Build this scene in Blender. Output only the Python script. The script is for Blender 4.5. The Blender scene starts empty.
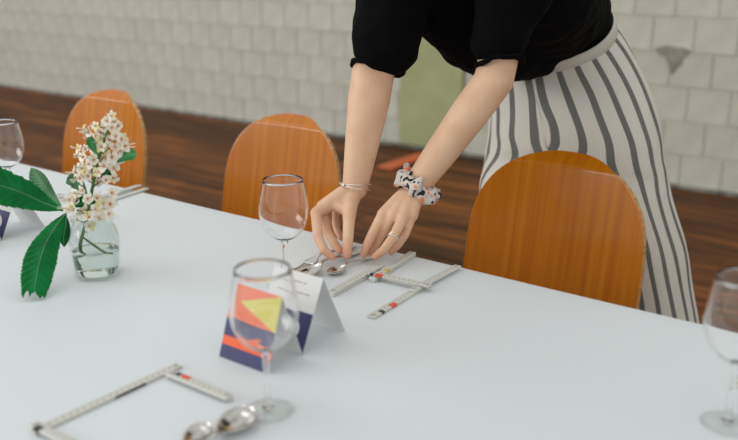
import bpy, bmesh, math, random
import numpy as np
from mathutils import Vector, Matrix, noise
random.seed(4)
R = math.radians
scene = bpy.context.scene
col = scene.collection

# ------------------------------------------------------------------ camera
# World: X runs along the far table edge, Y away from the table to the wall, Z up.
F_PX, CAM_Z, HORIZON, VPX = 850.0, 1.30, -42.0, -850.0
DY, DX = 220 - HORIZON, 369 - VPX
PITCH = math.atan2(DY, F_PX)
TH = math.atan2(DX, math.hypot(F_PX, DY))
fw = Vector((-math.cos(TH) * math.cos(PITCH), math.sin(TH) * math.cos(PITCH), -math.sin(PITCH)))
rt = Vector((math.sin(TH), math.cos(TH), 0))
up = rt.cross(fw)
CAM = Vector((0, 0, CAM_Z))
cd = bpy.data.cameras.new('camera')
cam = bpy.data.objects.new('camera', cd)
col.objects.link(cam)
cam.matrix_world = Matrix(((rt.x, up.x, -fw.x, 0), (rt.y, up.y, -fw.y, 0), (rt.z, up.z, -fw.z, CAM_Z), (0, 0, 0, 1)))
cd.sensor_width = 36
cd.lens = 36 * F_PX / 738
cd.dof.use_dof = True
cd.dof.focus_distance = 1.68
cd.dof.aperture_fstop = 2.6
cd.clip_start = .02
scene.camera = cam

# ------------------------------------------------------------------ light
w = bpy.data.worlds.new('overcast')
scene.world = w
w.use_nodes = True
w.node_tree.nodes['Background'].inputs[0].default_value = (.985, .99, .97, 1)
w.node_tree.nodes['Background'].inputs[1].default_value = .77
def area(name, loc, target, sx, sy, power, color):
    l = bpy.data.lights.new(name, 'AREA'); l.shape = 'RECTANGLE'; l.size = sx; l.size_y = sy
    l.energy = power; l.color = color
    o = bpy.data.objects.new(name, l); col.objects.link(o); o.location = loc
    o.rotation_euler = (Vector(target) - Vector(loc)).to_track_quat('-Z', 'Y').to_euler()
    return o
area('window_daylight', (-8.5, -5.6, 3.6), (-1.5, 1.8, .7), 8.0, 3.2, 400, (.97, .985, 1))
area('added_overhead_light', (-2.8, .1, 4.6), (-2.8, .1, 0), 5.0, 1.6, 34, (1, .99, .96))  # added overhead light, no known fixture: glints on chair tops, evens the cloth
vs = scene.view_settings
vs.view_transform = 'Standard'; vs.look = 'None'; vs.gamma = 1; vs.use_curve_mapping = False
vs.exposure = 0.0
scene.cycles.transparent_max_bounces = 24
scene.cycles.max_bounces = 14
scene.cycles.transmission_bounces = 12

# ------------------------------------------------------------------ pixel -> place
T = .74            # height of the cloth on the table
def ray(px, py): return fw + rt * ((px - 369) / F_PX) - up * ((py - 220) / F_PX)
def onz(px, py, z=T):
    d = ray(px, py); return CAM + d * ((z - CAM_Z) / d.z)
def ony(px, py, y):
    d = ray(px, py); return CAM + d * (y / d.y)
def atd(px, py, t): return CAM + ray(px, py) * t

# ------------------------------------------------------------------ helpers
def link(o, parent=None):
    col.objects.link(o)
    if parent is not None: o.parent = parent
    return o
def new_mesh(name, verts, faces, smooth=True):
    me = bpy.data.meshes.new(name)
    me.from_pydata([tuple(v) for v in verts], [], faces)
    me.update()
    if smooth:
        me.polygons.foreach_set('use_smooth', [True] * len(me.polygons))
    return me
def obj(name, me, mats, parent=None, loc=None, rot=None):
    o = bpy.data.objects.new(name, me)
    if mats is not None and not me.materials:
        for m in (mats if isinstance(mats, (list, tuple)) else [mats]): me.materials.append(m)
    link(o, parent)
    if loc is not None: o.location = loc
    if rot is not None: o.rotation_euler = rot
    return o
def empty(name, loc=(0, 0, 0), rz=0):
    o = bpy.data.objects.new(name, None); o.empty_display_size = .05
    link(o); o.location = loc; o.rotation_euler = (0, 0, rz); return o
def tag(o, label, cat, group=None):
    o['label'] = label; o['category'] = cat
    if group: o['group'] = group
    return o
def structure(o): o['kind'] = 'structure'; return o
def copy_tree(o, parent=None):
    c = o.copy(); col.objects.link(c)
    if parent is not None: c.parent = parent
    for ch in list(o.children): copy_tree(ch, c)
    return c
def box(lo, hi):
    x0, y0, z0 = lo; x1, y1, z1 = hi
    v = [(x0,y0,z0),(x1,y0,z0),(x1,y1,z0),(x0,y1,z0),(x0,y0,z1),(x1,y0,z1),(x1,y1,z1),(x0,y1,z1)]
    f = [(0,3,2,1),(4,5,6,7),(0,1,5,4),(1,2,6,5),(2,3,7,6),(3,0,4,7)]
    return v, f
def bevel_box(lo, hi, b, seg=1):
    bm = bmesh.new()
    v, f = box(lo, hi)
    vv = [bm.verts.new(p) for p in v]
    for q in f: bm.faces.new([vv[i] for i in q])
    bmesh.ops.bevel(bm, geom=bm.edges[:], offset=b, segments=seg, affect='EDGES', profile=.7)
    bm.verts.index_update()
    V = [x.co.copy() for x in bm.verts]; Fc = [[x.index for x in f.verts] for f in bm.faces]
    bm.free(); return V, Fc
def merge(parts):
    V, Fc = [], []
    for v, f in parts:
        k = len(V); V += [Vector(p) for p in v]; Fc += [[i + k for i in q] for q in f]
    return V, Fc
def lathe(prof, seg=40, cap=False):
    V, Fc = [], []
    n = len(prof)
    for r, z in prof:
        for k in range(seg):
            a = 2 * math.pi * k / seg
            V.append((r * math.cos(a), r * math.sin(a), z))
    for i in range(n - 1):
        for k in range(seg):
            k2 = (k + 1) % seg
            Fc.append((i*seg+k, i*seg+k2, (i+1)*seg+k2, (i+1)*seg+k))
    if cap:
        Fc.append(tuple(reversed(range(seg)))); Fc.append(tuple((n-1)*seg + k for k in range(seg)))
    return V, Fc
def frame_of(d, ref=Vector((0, 0, 1))):
    d = d.normalized()
    if abs(d.dot(ref)) > .95: ref = Vector((1, 0, 0))
    a = d.cross(ref).normalized(); b = a.cross(d).normalized()
    return a, b
def tube(pts, rads, seg=10, closed=False, caps=True, flat=1.0):
    pts = [Vector(p) for p in pts]; n = len(pts)
    if not isinstance(rads, (list, tuple)): rads = [rads] * n
    V, Fc = [], []
    prev = None
    for i, p in enumerate(pts):
        if closed: d = pts[(i+1) % n] - pts[i-1]
        else: d = pts[min(i+1, n-1)] - pts[max(i-1, 0)]
        d.normalize()
        if prev is None: a, b = frame_of(d)
        else:
            a = (prev - d * prev.dot(d)).normalized(); b = d.cross(a)
        prev = a
        for k in range(seg):
            t = 2 * math.pi * k / seg
            V.append(p + (a * math.cos(t) + b * math.sin(t) * flat) * rads[i])
    m = n if closed else n - 1
    for i in range(m):
        j = (i + 1) % n
        for k in range(seg):
            k2 = (k + 1) % seg
            Fc.append((i*seg+k, i*seg+k2, j*seg+k2, j*seg+k))
    if caps and not closed:
        Fc.append(tuple(reversed(range(seg)))); Fc.append(tuple((n-1)*seg + k for k in range(seg)))
    return V, Fc
def catmull(P, n=6):
    P = [Vector(p) for p in P]; out = []
    Q = [P[0] * 2 - P[1]] + P + [P[-1] * 2 - P[-2]]
    for i in range(1, len(Q) - 2):
        for k in range(n):
            t = k / n
            a, b, c, d = Q[i-1], Q[i], Q[i+1], Q[i+2]
            out.append(.5 * ((2*b) + (c-a)*t + (2*a-5*b+4*c-d)*t*t + (3*b-a-3*c+d)*t**3))
    out.append(P[-1]); return out
def ncat(vals, n=6):
    return [v.x for v in catmull([Vector((x, 0, 0)) for x in vals], n)]
def capsule(p, q, r0, r1, seg=24, hs=7):
    """closed tapered capsule"""
    p, q = Vector(p), Vector(q); d = (q - p)
    L = d.length
    if L < 1e-6: d = Vector((0, 0, 1)); L = 0
    d.normalize(); a, b = frame_of(d)
    rows = []
    for i in range(1, hs + 1):
        t = (math.pi / 2) * i / hs; rows.append((p - d * r0 * math.cos(t), r0 * math.sin(t)))
    nmid = max(1, int(L / .03))
    for i in range(1, nmid):
        t = i / nmid; rows.append((p.lerp(q, t), r0 + (r1 - r0) * t))
    for i in range(0, hs):
        t = (math.pi / 2) * i / hs; rows.append((q + d * r1 * math.sin(t), r1 * math.cos(t)))
    V = [p - d * r0]; Fc = []
    for c, r in rows:
        for k in range(seg):
            t = 2 * math.pi * k / seg; V.append(c + (a * math.cos(t) + b * math.sin(t)) * r)
    V.append(q + d * r1)
    for k in range(seg): Fc.append((0, 1 + (k+1) % seg, 1 + k))
    for i in range(len(rows) - 1):
        for k in range(seg):
            k2 = (k + 1) % seg
            Fc.append((1+i*seg+k, 1+i*seg+k2, 1+(i+1)*seg+k2, 1+(i+1)*seg+k))
    e = len(V) - 1; s = 1 + (len(rows) - 1) * seg
    for k in range(seg): Fc.append((e, s + k, s + (k+1) % seg))
    return V, Fc
def ellipsoid(c, r, M=None, seg=20, ring=12):
    c = Vector(c); V, Fc = [], []
    for i in range(ring + 1):
        t = math.pi * i / ring
        for k in range(seg):
            a = 2 * math.pi * k / seg
            p = Vector((r[0]*math.sin(t)*math.cos(a), r[1]*math.sin(t)*math.sin(a), r[2]*math.cos(t)))
            V.append(c + (M @ p if M else p))
    for i in range(ring):
        for k in range(seg):
            k2 = (k+1) % seg
            Fc.append((i*seg+k, (i+1)*seg+k, (i+1)*seg+k2, i*seg+k2))
    return V, Fc
def fused(parts, voxel, smooth=6, factor=.5):
    """one continuous skin over overlapping closed shapes"""
    V, Fc = merge(parts)
    me = new_mesh('fuse', V, Fc)
    bm = bmesh.new(); bm.from_mesh(me); bmesh.ops.remove_doubles(bm, verts=bm.verts[:], dist=1e-6)
    bmesh.ops.recalc_face_normals(bm, faces=bm.faces[:]); bm.to_mesh(me); bm.free()
    o = bpy.data.objects.new('fuse', me); col.objects.link(o)
    m = o.modifiers.new('r', 'REMESH'); m.mode = 'VOXEL'; m.voxel_size = voxel; m.use_smooth_shade = True
    s = o.modifiers.new('s', 'SMOOTH'); s.iterations = smooth; s.factor = factor
    dg = bpy.context.evaluated_depsgraph_get()
    out = bpy.data.meshes.new_from_object(o.evaluated_get(dg))
    bpy.data.objects.remove(o); bpy.data.meshes.remove(me)
    return out
def solid(o, th, offset=0):
    m = o.modifiers.new('thickness', 'SOLIDIFY'); m.thickness = th; m.offset = offset; return o

# ------------------------------------------------------------------ materials
def srgb(r, g, b):
    f = lambda c: (c/255/12.92) if c/255 <= .04045 else ((c/255+.055)/1.055)**2.4
    return (f(r), f(g), f(b), 1)
def mat(name, color, rough=.5, metal=0, **kw):
    m = bpy.data.materials.new(name); m.use_nodes = True
    b = m.node_tree.nodes['Principled BSDF']
    b.inputs['Base Color'].default_value = color; b.inputs['Roughness'].default_value = rough
    b.inputs['Metallic'].default_value = metal
    for k, v in kw.items(): b.inputs[k.replace('_', ' ')].default_value = v
    return m
class NT:
    def __init__(s, m): s.t = m.node_tree; s.b = s.t.nodes['Principled BSDF']
    def n(s, typ, **kw):
        x = s.t.nodes.new(typ)
        for k, v in kw.items():
            if k.startswith('i_'):
                key = k[2:]; key = int(key) if key.isdigit() else key.replace('_', ' ')
                x.inputs[key].default_value = v
            else: setattr(x, k, v)
        return x
    def l(s, a, b): s.t.links.new(a, b)
    def ramp(s, stops):
        r = s.t.nodes.new('ShaderNodeValToRGB'); e = r.color_ramp.elements
        while len(e) < len(stops): e.new(.5)
        for x, (p, c) in zip(e, stops): x.position = p; x.color = c
        return r
    def math(s, op, a, b=None):
        x = s.t.nodes.new('ShaderNodeMath'); x.operation = op
        for i, q in enumerate((a, b)):
            if q is None: continue
            if isinstance(q, (int, float)): x.inputs[i].default_value = q
            else: s.l(q, x.inputs[i])
        return x.outputs[0]
    def bump(s, h, strength=.2, dist=.01):
        x = s.n('ShaderNodeBump', i_Strength=strength, i_Distance=dist); s.l(h, x.inputs['Height'])
        s.l(x.outputs[0], s.b.inputs['Normal'])
def coords(t, kind='Object', scale=(1, 1, 1)):
    tc = t.n('ShaderNodeTexCoord'); mp = t.n('ShaderNodeMapping'); mp.inputs['Scale'].default_value = scale
    t.l(tc.outputs[kind], mp.inputs[0]); return mp.outputs[0]

def wood_mat(name, dark, mid, light, scale, rough=.35, coat=.3, vary=0.0):
    m = mat(name, mid, rough); t = NT(m)
    c = coords(t, 'Object', scale)
    n1 = t.n('ShaderNodeTexNoise', i_Scale=1.0, i_Detail=6.0, i_Roughness=.6); t.l(c, n1.inputs['Vector'])
    r = t.ramp([(.3, dark), (.5, mid), (.72, light)]); t.l(n1.outputs[0], r.inputs[0])
    last = r.outputs[0]
    if vary:
        oi = t.n('ShaderNodeObjectInfo'); h = t.n('ShaderNodeHueSaturation')
        v = t.math('ADD', t.math('MULTIPLY', oi.outputs['Random'], vary * 2), 1 - vary)
        t.l(v, h.inputs['Value']); t.l(last, h.inputs['Color']); last = h.outputs[0]
        off = t.n('ShaderNodeVectorMath', operation='ADD'); t.l(c, off.inputs[0]); 
        k = t.math('MULTIPLY', oi.outputs['Random'], 50.0); t.l(k, off.inputs[1]); t.l(off.outputs[0], n1.inputs['Vector'])
    t.l(last, t.b.inputs['Base Color'])
    t.b.inputs['Coat Weight'].default_value = coat; t.b.inputs['Coat Roughness'].default_value = .18
    t.bump(n1.outputs[0], .06, .002)
    return m
M = {}
M['floor'] = wood_mat('floor_wood', srgb(48, 28, 11), srgb(95, 55, 21), srgb(150, 87, 34), (1.6, 22, 22), .6, .0, .42)
M['floor'].node_tree.nodes['Principled BSDF'].inputs['Specular IOR Level'].default_value = .22
M['ply'] = wood_mat('plywood', srgb(172, 95, 10), srgb(187, 109, 15), srgb(199, 122, 22), (70, 4, 1.6), .42, .7)
b_ = M['ply'].node_tree.nodes['Principled BSDF']; b_.inputs['Specular IOR Level'].default_value = .05; b_.inputs['Coat Roughness'].default_value = .14
M['ply_edge'] = wood_mat('plywood_edge', srgb(150, 100, 50), srgb(200, 150, 88), srgb(225, 180, 120), (5, 5, 160), .45, .2)
M['steel_tube'] = mat('steel_tube', srgb(150, 150, 150), .3, 1)
M['rubber'] = mat('rubber', srgb(30, 30, 30), .8)
m = M['wall'] = mat('painted_block', srgb(196, 194, 178), .75); t = NT(m)
c = coords(t, 'Object', (1, 1, 1)); oi = t.n('ShaderNodeObjectInfo')
n1 = t.n('ShaderNodeTexNoise', i_Scale=9.0, i_Detail=5.0); t.l(c, n1.inputs['Vector'])
r = t.ramp([(.3, srgb(190, 189, 174)), (.7, srgb(204, 204, 190))]); t.l(n1.outputs[0], r.inputs[0])
h = t.n('ShaderNodeHueSaturation'); t.l(t.math('ADD', t.math('MULTIPLY', oi.outputs['Random'], .07), .965), h.inputs['Value'])
t.l(r.outputs[0], h.inputs['Color']); t.l(h.outputs[0], t.b.inputs['Base Color'])
n2 = t.n('ShaderNodeTexNoise', i_Scale=120.0, i_Detail=4.0); t.l(c, n2.inputs['Vector']); t.bump(n2.outputs[0], .25, .004)
M['mortar'] = mat('mortar', srgb(193, 193, 179), .9)
M['patch'] = mat('bare_plaster', srgb(140, 138, 127), .9); t = NT(M['patch'])
n1 = t.n('ShaderNodeTexNoise', i_Scale=18.0, i_Detail=5.0); t.l(coords(t), n1.inputs['Vector'])
r = t.ramp([(.3, srgb(128, 126, 116)), (.7, srgb(160, 158, 146))]); t.l(n1.outputs[0], r.inputs[0]); t.l(r.outputs[0], t.b.inputs['Base Color'])
M['green'] = mat('green_paint', srgb(164, 168, 122), .6); t = NT(M['green'])
n1 = t.n('ShaderNodeTexNoise', i_Scale=6.0, i_Detail=4.0); t.l(coords(t), n1.inputs['Vector'])
r = t.ramp([(.3, srgb(158, 162, 116)), (.7, srgb(172, 176, 132))]); t.l(n1.outputs[0], r.inputs[0]); t.l(r.outputs[0], t.b.inputs['Base Color'])
M['skirting'] = mat('grey_skirting', srgb(120, 118, 108), .8); t = NT(M['skirting'])
n1 = t.n('ShaderNodeTexNoise', i_Scale=14.0, i_Detail=5.0); t.l(coords(t), n1.inputs['Vector'])
r = t.ramp([(.35, srgb(88, 86, 78)), (.65, srgb(150, 148, 136))]); t.l(n1.outputs[0], r.inputs[0]); t.l(r.outputs[0], t.b.inputs['Base Color'])
M['cloth'] = mat('white_cloth', srgb(216, 222, 225), .5); t = NT(M['cloth'])
n1 = t.n('ShaderNodeTexNoise', i_Scale=1.6, i_Detail=2.0); t.l(coords(t), n1.inputs['Vector']); t.bump(n1.outputs[0], .12, .03)
M['paper'] = mat('white_card', srgb(218, 218, 216), .6)
M['navy'] = mat('navy_print', srgb(52, 52, 98), .5)
M['orange_print'] = mat('orange_print', srgb(238, 96, 44), .5)
M['coral'] = mat('coral_print', srgb(232, 112, 72), .5)
M['yellow_print'] = mat('yellow_print', srgb(208, 200, 92), .5)
M['grey_print'] = mat('grey_print', srgb(150, 150, 155), .6)
M['metal'] = mat('cutlery_steel', (.60, .585, .56, 1), .14, 1)
M['silver'] = mat('silver', (.85, .83, .8, 1), .2, 1)
M['gold'] = mat('gold', (.9, .72, .42, 1), .22, 1)
M['orange'] = mat('orange_rubber', srgb(206, 104, 62), .7)
M['black_cloth'] = mat('black_cloth', srgb(8, 8, 9), 1, Specular_IOR_Level=.1); t = NT(M['black_cloth'])
n1 = t.n('ShaderNodeTexNoise', i_Scale=14.0, i_Detail=3.0); t.l(coords(t), n1.inputs['Vector']); t.bump(n1.outputs[0], .5, .02)
M['skin'] = mat('skin', srgb(224, 184, 152), .5, Subsurface_Weight=.08, Subsurface_Radius=(.008, .004, .003), Specular_IOR_Level=.35); t = NT(M['skin'])
n1 = t.n('ShaderNodeTexNoise', i_Scale=22.0, i_Detail=4.0); t.l(coords(t), n1.inputs['Vector'])
r = t.ramp([(.3, srgb(216, 172, 140)), (.7, srgb(228, 190, 158))]); t.l(n1.outputs[0], r.inputs[0])
fa = t.n('ShaderNodeAttribute', attribute_name='flush'); mx = t.n('ShaderNodeMix', data_type='RGBA'); t.l(t.math('MULTIPLY', fa.outputs['Fac'], .6), mx.inputs[0])
t.l(r.outputs[0], mx.inputs[6]); mx.inputs[7].default_value = srgb(214, 142, 112); t.l(mx.outputs[2], t.b.inputs['Base Color'])
n2 = t.n('ShaderNodeTexNoise', i_Scale=180.0, i_Detail=3.0); t.l(coords(t), n2.inputs['Vector']); t.bump(n2.outputs[0], .12, .002)
M['nail'] = mat('nail', srgb(224, 172, 150), .25)
M['lips'] = mat('lips', srgb(178, 100, 92), .4)
M['eye'] = mat('eye', srgb(60, 44, 34), .2)
M['hair'] = mat('hair', srgb(62, 40, 26), .5)
M['shoe'] = mat('shoe', srgb(235, 233, 228), .6)
# striped trouser cloth: u counts stripes, v runs down in metres
m = M['stripes'] = mat('striped_linen', srgb(220, 216, 206), .85); t = NT(m)
uv = t.n('ShaderNodeUVMap'); sp = t.n('ShaderNodeSeparateXYZ'); t.l(uv.outputs[0], sp.inputs[0])
fr = t.math('FRACT', sp.outputs[0])
band = t.math('MULTIPLY', t.math('GREATER_THAN', fr, .34), t.math('LESS_THAN', fr, .66))
hat = t.math('FRACT', t.math('ADD', t.math('MULTIPLY', sp.outputs[1], 190.0), t.math('MULTIPLY', fr, 6.0)))
hat = t.math('GREATER_THAN', hat, .30)
pin = t.math('MULTIPLY', t.math('GREATER_THAN', t.math('FRACT', t.math('MULTIPLY', fr, 9.0)), .75), .14)
dark = t.math('MAXIMUM', t.math('MULTIPLY', band, t.math('ADD', t.math('MULTIPLY', hat, .62), .38)), pin)
mx = t.n('ShaderNodeMix', data_type='RGBA'); t.l(dark, mx.inputs[0])
mx.inputs[6].default_value = srgb(218, 213, 202); mx.inputs[7].default_value = srgb(44, 46, 48)
t.l(mx.outputs[2], t.b.inputs['Base Color'])
n1 = t.n('ShaderNodeTexNoise', i_Scale=16.0, i_Detail=3.0); t.l(coords(t), n1.inputs['Vector']); t.bump(n1.outputs[0], .35, .02)
M['linen'] = mat('plain_linen', srgb(206, 201, 190), .85)
# patterned scrunchie
m = M['scrunchie'] = mat('patterned_cloth', srgb(220, 210, 200), .8); t = NT(m)
n1 = t.n('ShaderNodeTexNoise', i_Scale=58.0, i_Detail=1.0, i_Distortion=.6); t.l(coords(t), n1.inputs['Vector'])
r = t.ramp([(.0, srgb(34, 32, 36)), (.40, srgb(205, 196, 188)), (.41, srgb(208, 198, 188)), (.61, srgb(212, 202, 192)), (.62, srgb(236, 132, 78)), (1, srgb(232, 120, 66))])
r.color_ramp.interpolation = 'CONSTANT'; t.l(n1.outputs[0], r.inputs[0]); t.l(r.outputs[0], t.b.inputs['Base Color'])
# folding rule: white lacquer with printed ticks and numbers along local X
m = M['rule'] = mat('ruler_lacquer', srgb(206, 206, 198), .45); t = NT(m)
sp = t.n('ShaderNodeSeparateXYZ'); t.l(coords(t), sp.inputs[0])
fx = t.math('FRACT', t.math('MULTIPLY', sp.outputs[0], 200.0)); tick = t.math('LESS_THAN', fx, .28)
tick = t.math('MULTIPLY', tick, t.math('GREATER_THAN', sp.outputs[1], .0022))
f2 = t.math('FRACT', t.math('MULTIPLY', sp.outputs[0], 100.0)); num = t.math('MULTIPLY', t.math('GREATER_THAN', f2, .35), t.math('LESS_THAN', f2, .66))
num = t.math('MULTIPLY', num, t.math('MULTIPLY', t.math('LESS_THAN', sp.outputs[1], .0004), t.math('GREATER_THAN', sp.outputs[1], -.0034)))
ink = t.math('MULTIPLY', t.math('MAXIMUM', tick, num), .62)
mx = t.n('ShaderNodeMix', data_type='RGBA'); t.l(ink, mx.inputs[0]); mx.inputs[6].default_value = srgb(206, 206, 198); mx.inputs[7].default_value = srgb(70, 70, 70)
t.l(mx.outputs[2], t.b.inputs['Base Color'])
M['rule_hinge'] = mat('rule_hinge', srgb(176, 176, 170), .5)
M['rule_black'] = mat('rule_black', srgb(40, 40, 44), .5)
M['rule_red'] = mat('rule_red', srgb(214, 84, 54), .5)
M['rule_yellow'] = mat('rule_yellow', srgb(206, 176, 84), .5)
# leaves and petals
def leaf_mat(name, a, b):
    m = mat(name, a, .5, Specular_IOR_Level=.15, Subsurface_Weight=.0); t = NT(m)
    n1 = t.n('ShaderNodeTexNoise', i_Scale=30.0, i_Detail=3.0); t.l(coords(t), n1.inputs['Vector'])
    r = t.ramp([(.3, a), (.7, b)]); t.l(n1.outputs[0], r.inputs[0]); t.l(r.outputs[0], t.b.inputs['Base Color']); return m
M['leaf'] = leaf_mat('leaf_green', srgb(2, 100, 46), srgb(10, 124, 60))
M['leaf_pale'] = leaf_mat('leaf_underside', srgb(84, 132, 92), srgb(112, 156, 116))
M['leaf_bright'] = leaf_mat('leaf_bright', srgb(64, 150, 88), srgb(90, 176, 110))
M['stem'] = leaf_mat('stem_green', srgb(62, 104, 48), srgb(92, 128, 62))
m = M['petal'] = mat('petal', srgb(240, 232, 214), .6, Subsurface_Weight=.15, Subsurface_Radius=(.004, .003, .002)); t = NT(m)
ln = t.n('ShaderNodeVectorMath', operation='LENGTH'); t.l(coords(t), ln.inputs[0])
r = t.ramp([(.0, srgb(206, 66, 62)), (.08, srgb(224, 110, 100)), (.15, srgb(242, 226, 196)), (.3, srgb(246, 242, 230)), (1, srgb(244, 238, 226))])
t.l(t.math('MULTIPLY', ln.outputs['Value'], 42.0), r.inputs[0]); t.l(r.outputs[0], t.b.inputs['Base Color'])
M['petal_yellow'] = mat('petal_yellow', srgb(232, 224, 164), .6)
M['stamen'] = mat('stamen', srgb(238, 228, 206), .6)
M['bud'] = mat('bud', srgb(196, 200, 150), .6)
# thin clear glass: reflects by Fresnel, otherwise lets light through
def thin_glass(name, tint, ior=1.5, rough=0.0):
    m = bpy.data.materials.new(name); m.use_nodes = True; t = m.node_tree; t.nodes.clear()
    o = t.nodes.new('ShaderNodeOutputMaterial'); mx = t.nodes.new('ShaderNodeMixShader')
    f = t.nodes.new('ShaderNodeFresnel'); ge = t.nodes.new('ShaderNodeNewGeometry')
    sw = t.nodes.new('ShaderNodeMix'); sw.inputs[2].default_value = ior; sw.inputs[3].default_value = 1 / ior   # same index on either face of the wall
    t.links.new(ge.outputs['Backfacing'], sw.inputs[0]); t.links.new(sw.outputs[0], f.inputs[0])
    a = t.nodes.new('ShaderNodeBsdfTransparent'); a.inputs[0].default_value = tint
    g = t.nodes.new('ShaderNodeBsdfGlossy'); g.inputs['Roughness'].default_value = rough; g.inputs[0].default_value = (1, 1, 1, 1)
    t.links.new(f.outputs[0], mx.inputs[0]); t.links.new(a.outputs[0], mx.inputs[1]); t.links.new(g.outputs[0], mx.inputs[2])
    t.links.new(mx.outputs[0], o.inputs[0]); return m
M['glass'] = thin_glass('thin_glass', (.955, .965, .96, 1), 1.45, .01)
M['jar'] = thin_glass('jar_glass', (.93, .955, .945, 1), 1.45, .01)
M['solid_glass'] = mat('solid_glass', (1, 1, 1, 1), .01, Transmission_Weight=1.0, IOR=1.45)
M['water'] = mat('water', (.95, .97, .95, 1), .0, Transmission_Weight=1.0, IOR=1.33)

# ------------------------------------------------------------------ setting: floor
WY = 5.0
V, Fc = box((-13, -5, -.06), (5, WY + .3, -.004))
floor = structure(obj('floor', new_mesh('floor', V, Fc, False), M['floor']))
PW, PL = .125, 2.1
V, Fc = bevel_box((0, 0, -.02), (PL - .004, PW - .004, 0), .0015)
plank_me = new_mesh('plank', V, Fc, False)
rows = int((WY - 1.25) / PW); rest = []
for i in range(rows):
    y = WY - (i + 1) * PW; off = (i * .83) % PL
    for k in range(-1, 6):
        x = -10.4 + off + k * PL
        obj('plank', plank_me, M['floor'], floor, (x, y, random.uniform(-.0008, 0)))
n0 = WY - rows * PW
for j in range(int((n0 + 4) / PW)):
    y = n0 - (j + 1) * PW; off = (j * .83) % PL
    for k in range(6):
        rest.append(([Vector(v) + Vector((-9 + off + k * PL, y, 0)) for v in V], Fc))
V2, F2 = merge(rest)
o = obj('floorboards', new_mesh('floorboards', V2, F2, False), M['floor'], floor); o['kind'] = 'stuff'

# ------------------------------------------------------------------ setting: wall of painted blocks
V, Fc = box((-13, WY + .006, 0), (5, WY + .3, 2.9))
wall = structure(obj('wall_back', new_mesh('wall_back', V, Fc, False), M['mortar']))
BW, BH = .2355, .1955
def block_mesh(): return bevel_box((0, -.0015, 0), (BW - .005, .03, BH - .006), .002)
BV, BF = block_mesh(); block_me = new_mesh('block', BV, BF, False); far = []
for r_ in range(14):
    for k in range(-49, 22):
        x = -1.504 + k * BW + (.118 if r_ % 2 == 0 else 0); z = r_ * BH + .006
        if r_ < 7 and -9.15 < x < -.55:
            obj('block', block_me, M['wall'], wall, (x, WY + random.uniform(-.0015, .0015), z))
        else:
            far.append(([Vector(v) + Vector((x, WY, z)) for v in BV], BF))
V2, F2 = merge(far)
o = obj('blockwork', new_mesh('blockwork', V2, F2, False), M['wall'], wall); o['kind'] = 'stuff'
V, Fc = box((-13.3, -5, 0), (-13, WY + .3, 2.9))
structure(obj('wall_left', new_mesh('wall_left', V, Fc, False), M['wall']))
# bare plaster scar on the wall
pts = [(656,48),(662,46),(670,45.5),(676,47),(684,47.5),(690,51),(687,55),(683,58),(682,64),(677,67),(674,73),(671,74),(670,66),(667,60),(666,56),(660,54)]
bm = bmesh.new(); lo = [ony(px, py, WY) for px, py in pts]
a = [bm.verts.new((p.x, WY - .0105, p.z)) for p in lo]; b = [bm.verts.new((p.x, WY + .002, p.z)) for p in lo]
bm.faces.new(a); bm.faces.new(b[::-1])
for i in range(len(a)): bm.faces.new((a[i], b[i], b[(i+1) % len(a)], a[(i+1) % len(a)]))
bmesh.ops.recalc_face_normals(bm, faces=bm.faces[:])
me = bpy.data.meshes.new('plaster_patch'); bm.to_mesh(me); bm.free()
o = obj('plaster_patch', me, M['patch'], wall); o['label'] = 'bare grey plaster patch where the paint has flaked off'
V, Fc = bevel_box((-13, WY - .016, 0), (5, WY - .007, .026), .003)
structure(obj('baseboard_back', new_mesh('baseboard_back', V, Fc, False), M['skirting']))
# green painted upright panel
gx0, gx1 = ony(402, 100, WY).x, ony(464, 100, WY).x
V, Fc = bevel_box((gx0, WY - .035, .03), (gx1, WY - .007, 2.1), .004)
structure(obj('trim_1', new_mesh('trim_1', V, Fc, False), M['green']))

# ------------------------------------------------------------------ table and cloth
TX0, TX1, TY0, TY1 = -3.6, 1.3, .40, 1.333
tb = tag(empty('dining_table', ((TX0+TX1)/2, (TY0+TY1)/2, 0)), 'long dining table hidden under the white cloth', 'table')
L2, W2 = (TX1-TX0)/2, (TY1-TY0)/2
V, Fc = bevel_box((-L2+.006, -W2+.006, T-.035), (L2-.006, W2-.006, T-.003), .003)
obj('tabletop', new_mesh('tabletop', V, Fc, False), M['ply_edge'], tb)
for sx in (-1, -.33, .33, 1):
    for sy in (-1, 1):
        V, Fc = tube([(sx*(L2-.25), sy*(W2-.09), 0), (sx*(L2-.25), sy*(W2-.09), T-.034)], .02, 12)
        obj('leg', new_mesh('leg', V, Fc), M['steel_tube'], tb)
# cloth: flat top, rounded fold at the edge, short drop with soft waves
prof = [(-.40, 0)] + [(-.02, 0), (-.008, -.0008), (-.002, -.004), (.0, -.012), (.002, -.05), (.004, -.12), (.006, -.19)]
def cloth_row(side, x):
    """outward offset o and drop d turned into places for one column"""
    out = []
    wob = .006 * noise.noise((x * 3.1, side * 7.0, 0)) 
    for o_, d_ in prof[1:]:
        wv = o_ + (-d_) * (.10 * math.sin(x * 9 + side) * .25 + .05) * (1 if d_ < -.02 else 0) + (wob * .35 if o_ > -.01 else 0)
        y = (TY1 + wv) if side > 0 else (TY0 - wv)
        out.append((x, y, T + d_ + (-.02 * abs(math.sin(x * 4)) if d_ < -.15 else 0)))
    return out
xs = [TX0 + (TX1 - TX0) * i / 160 for i in range(161)]
V, Fc = [], []
for x in xs:
    a = cloth_row(-1, x)[::-1]; b = cloth_row(1, x)
    V += a + [(x, TY0 + (TY1-TY0) * k / 10, T) for k in range(1, 10)] + b
nc = len(V) // len(xs)
for i in range(len(xs) - 1):
    for k in range(nc - 1): Fc.append((i*nc+k, (i+1)*nc+k, (i+1)*nc+k+1, i*nc+k+1))
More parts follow.
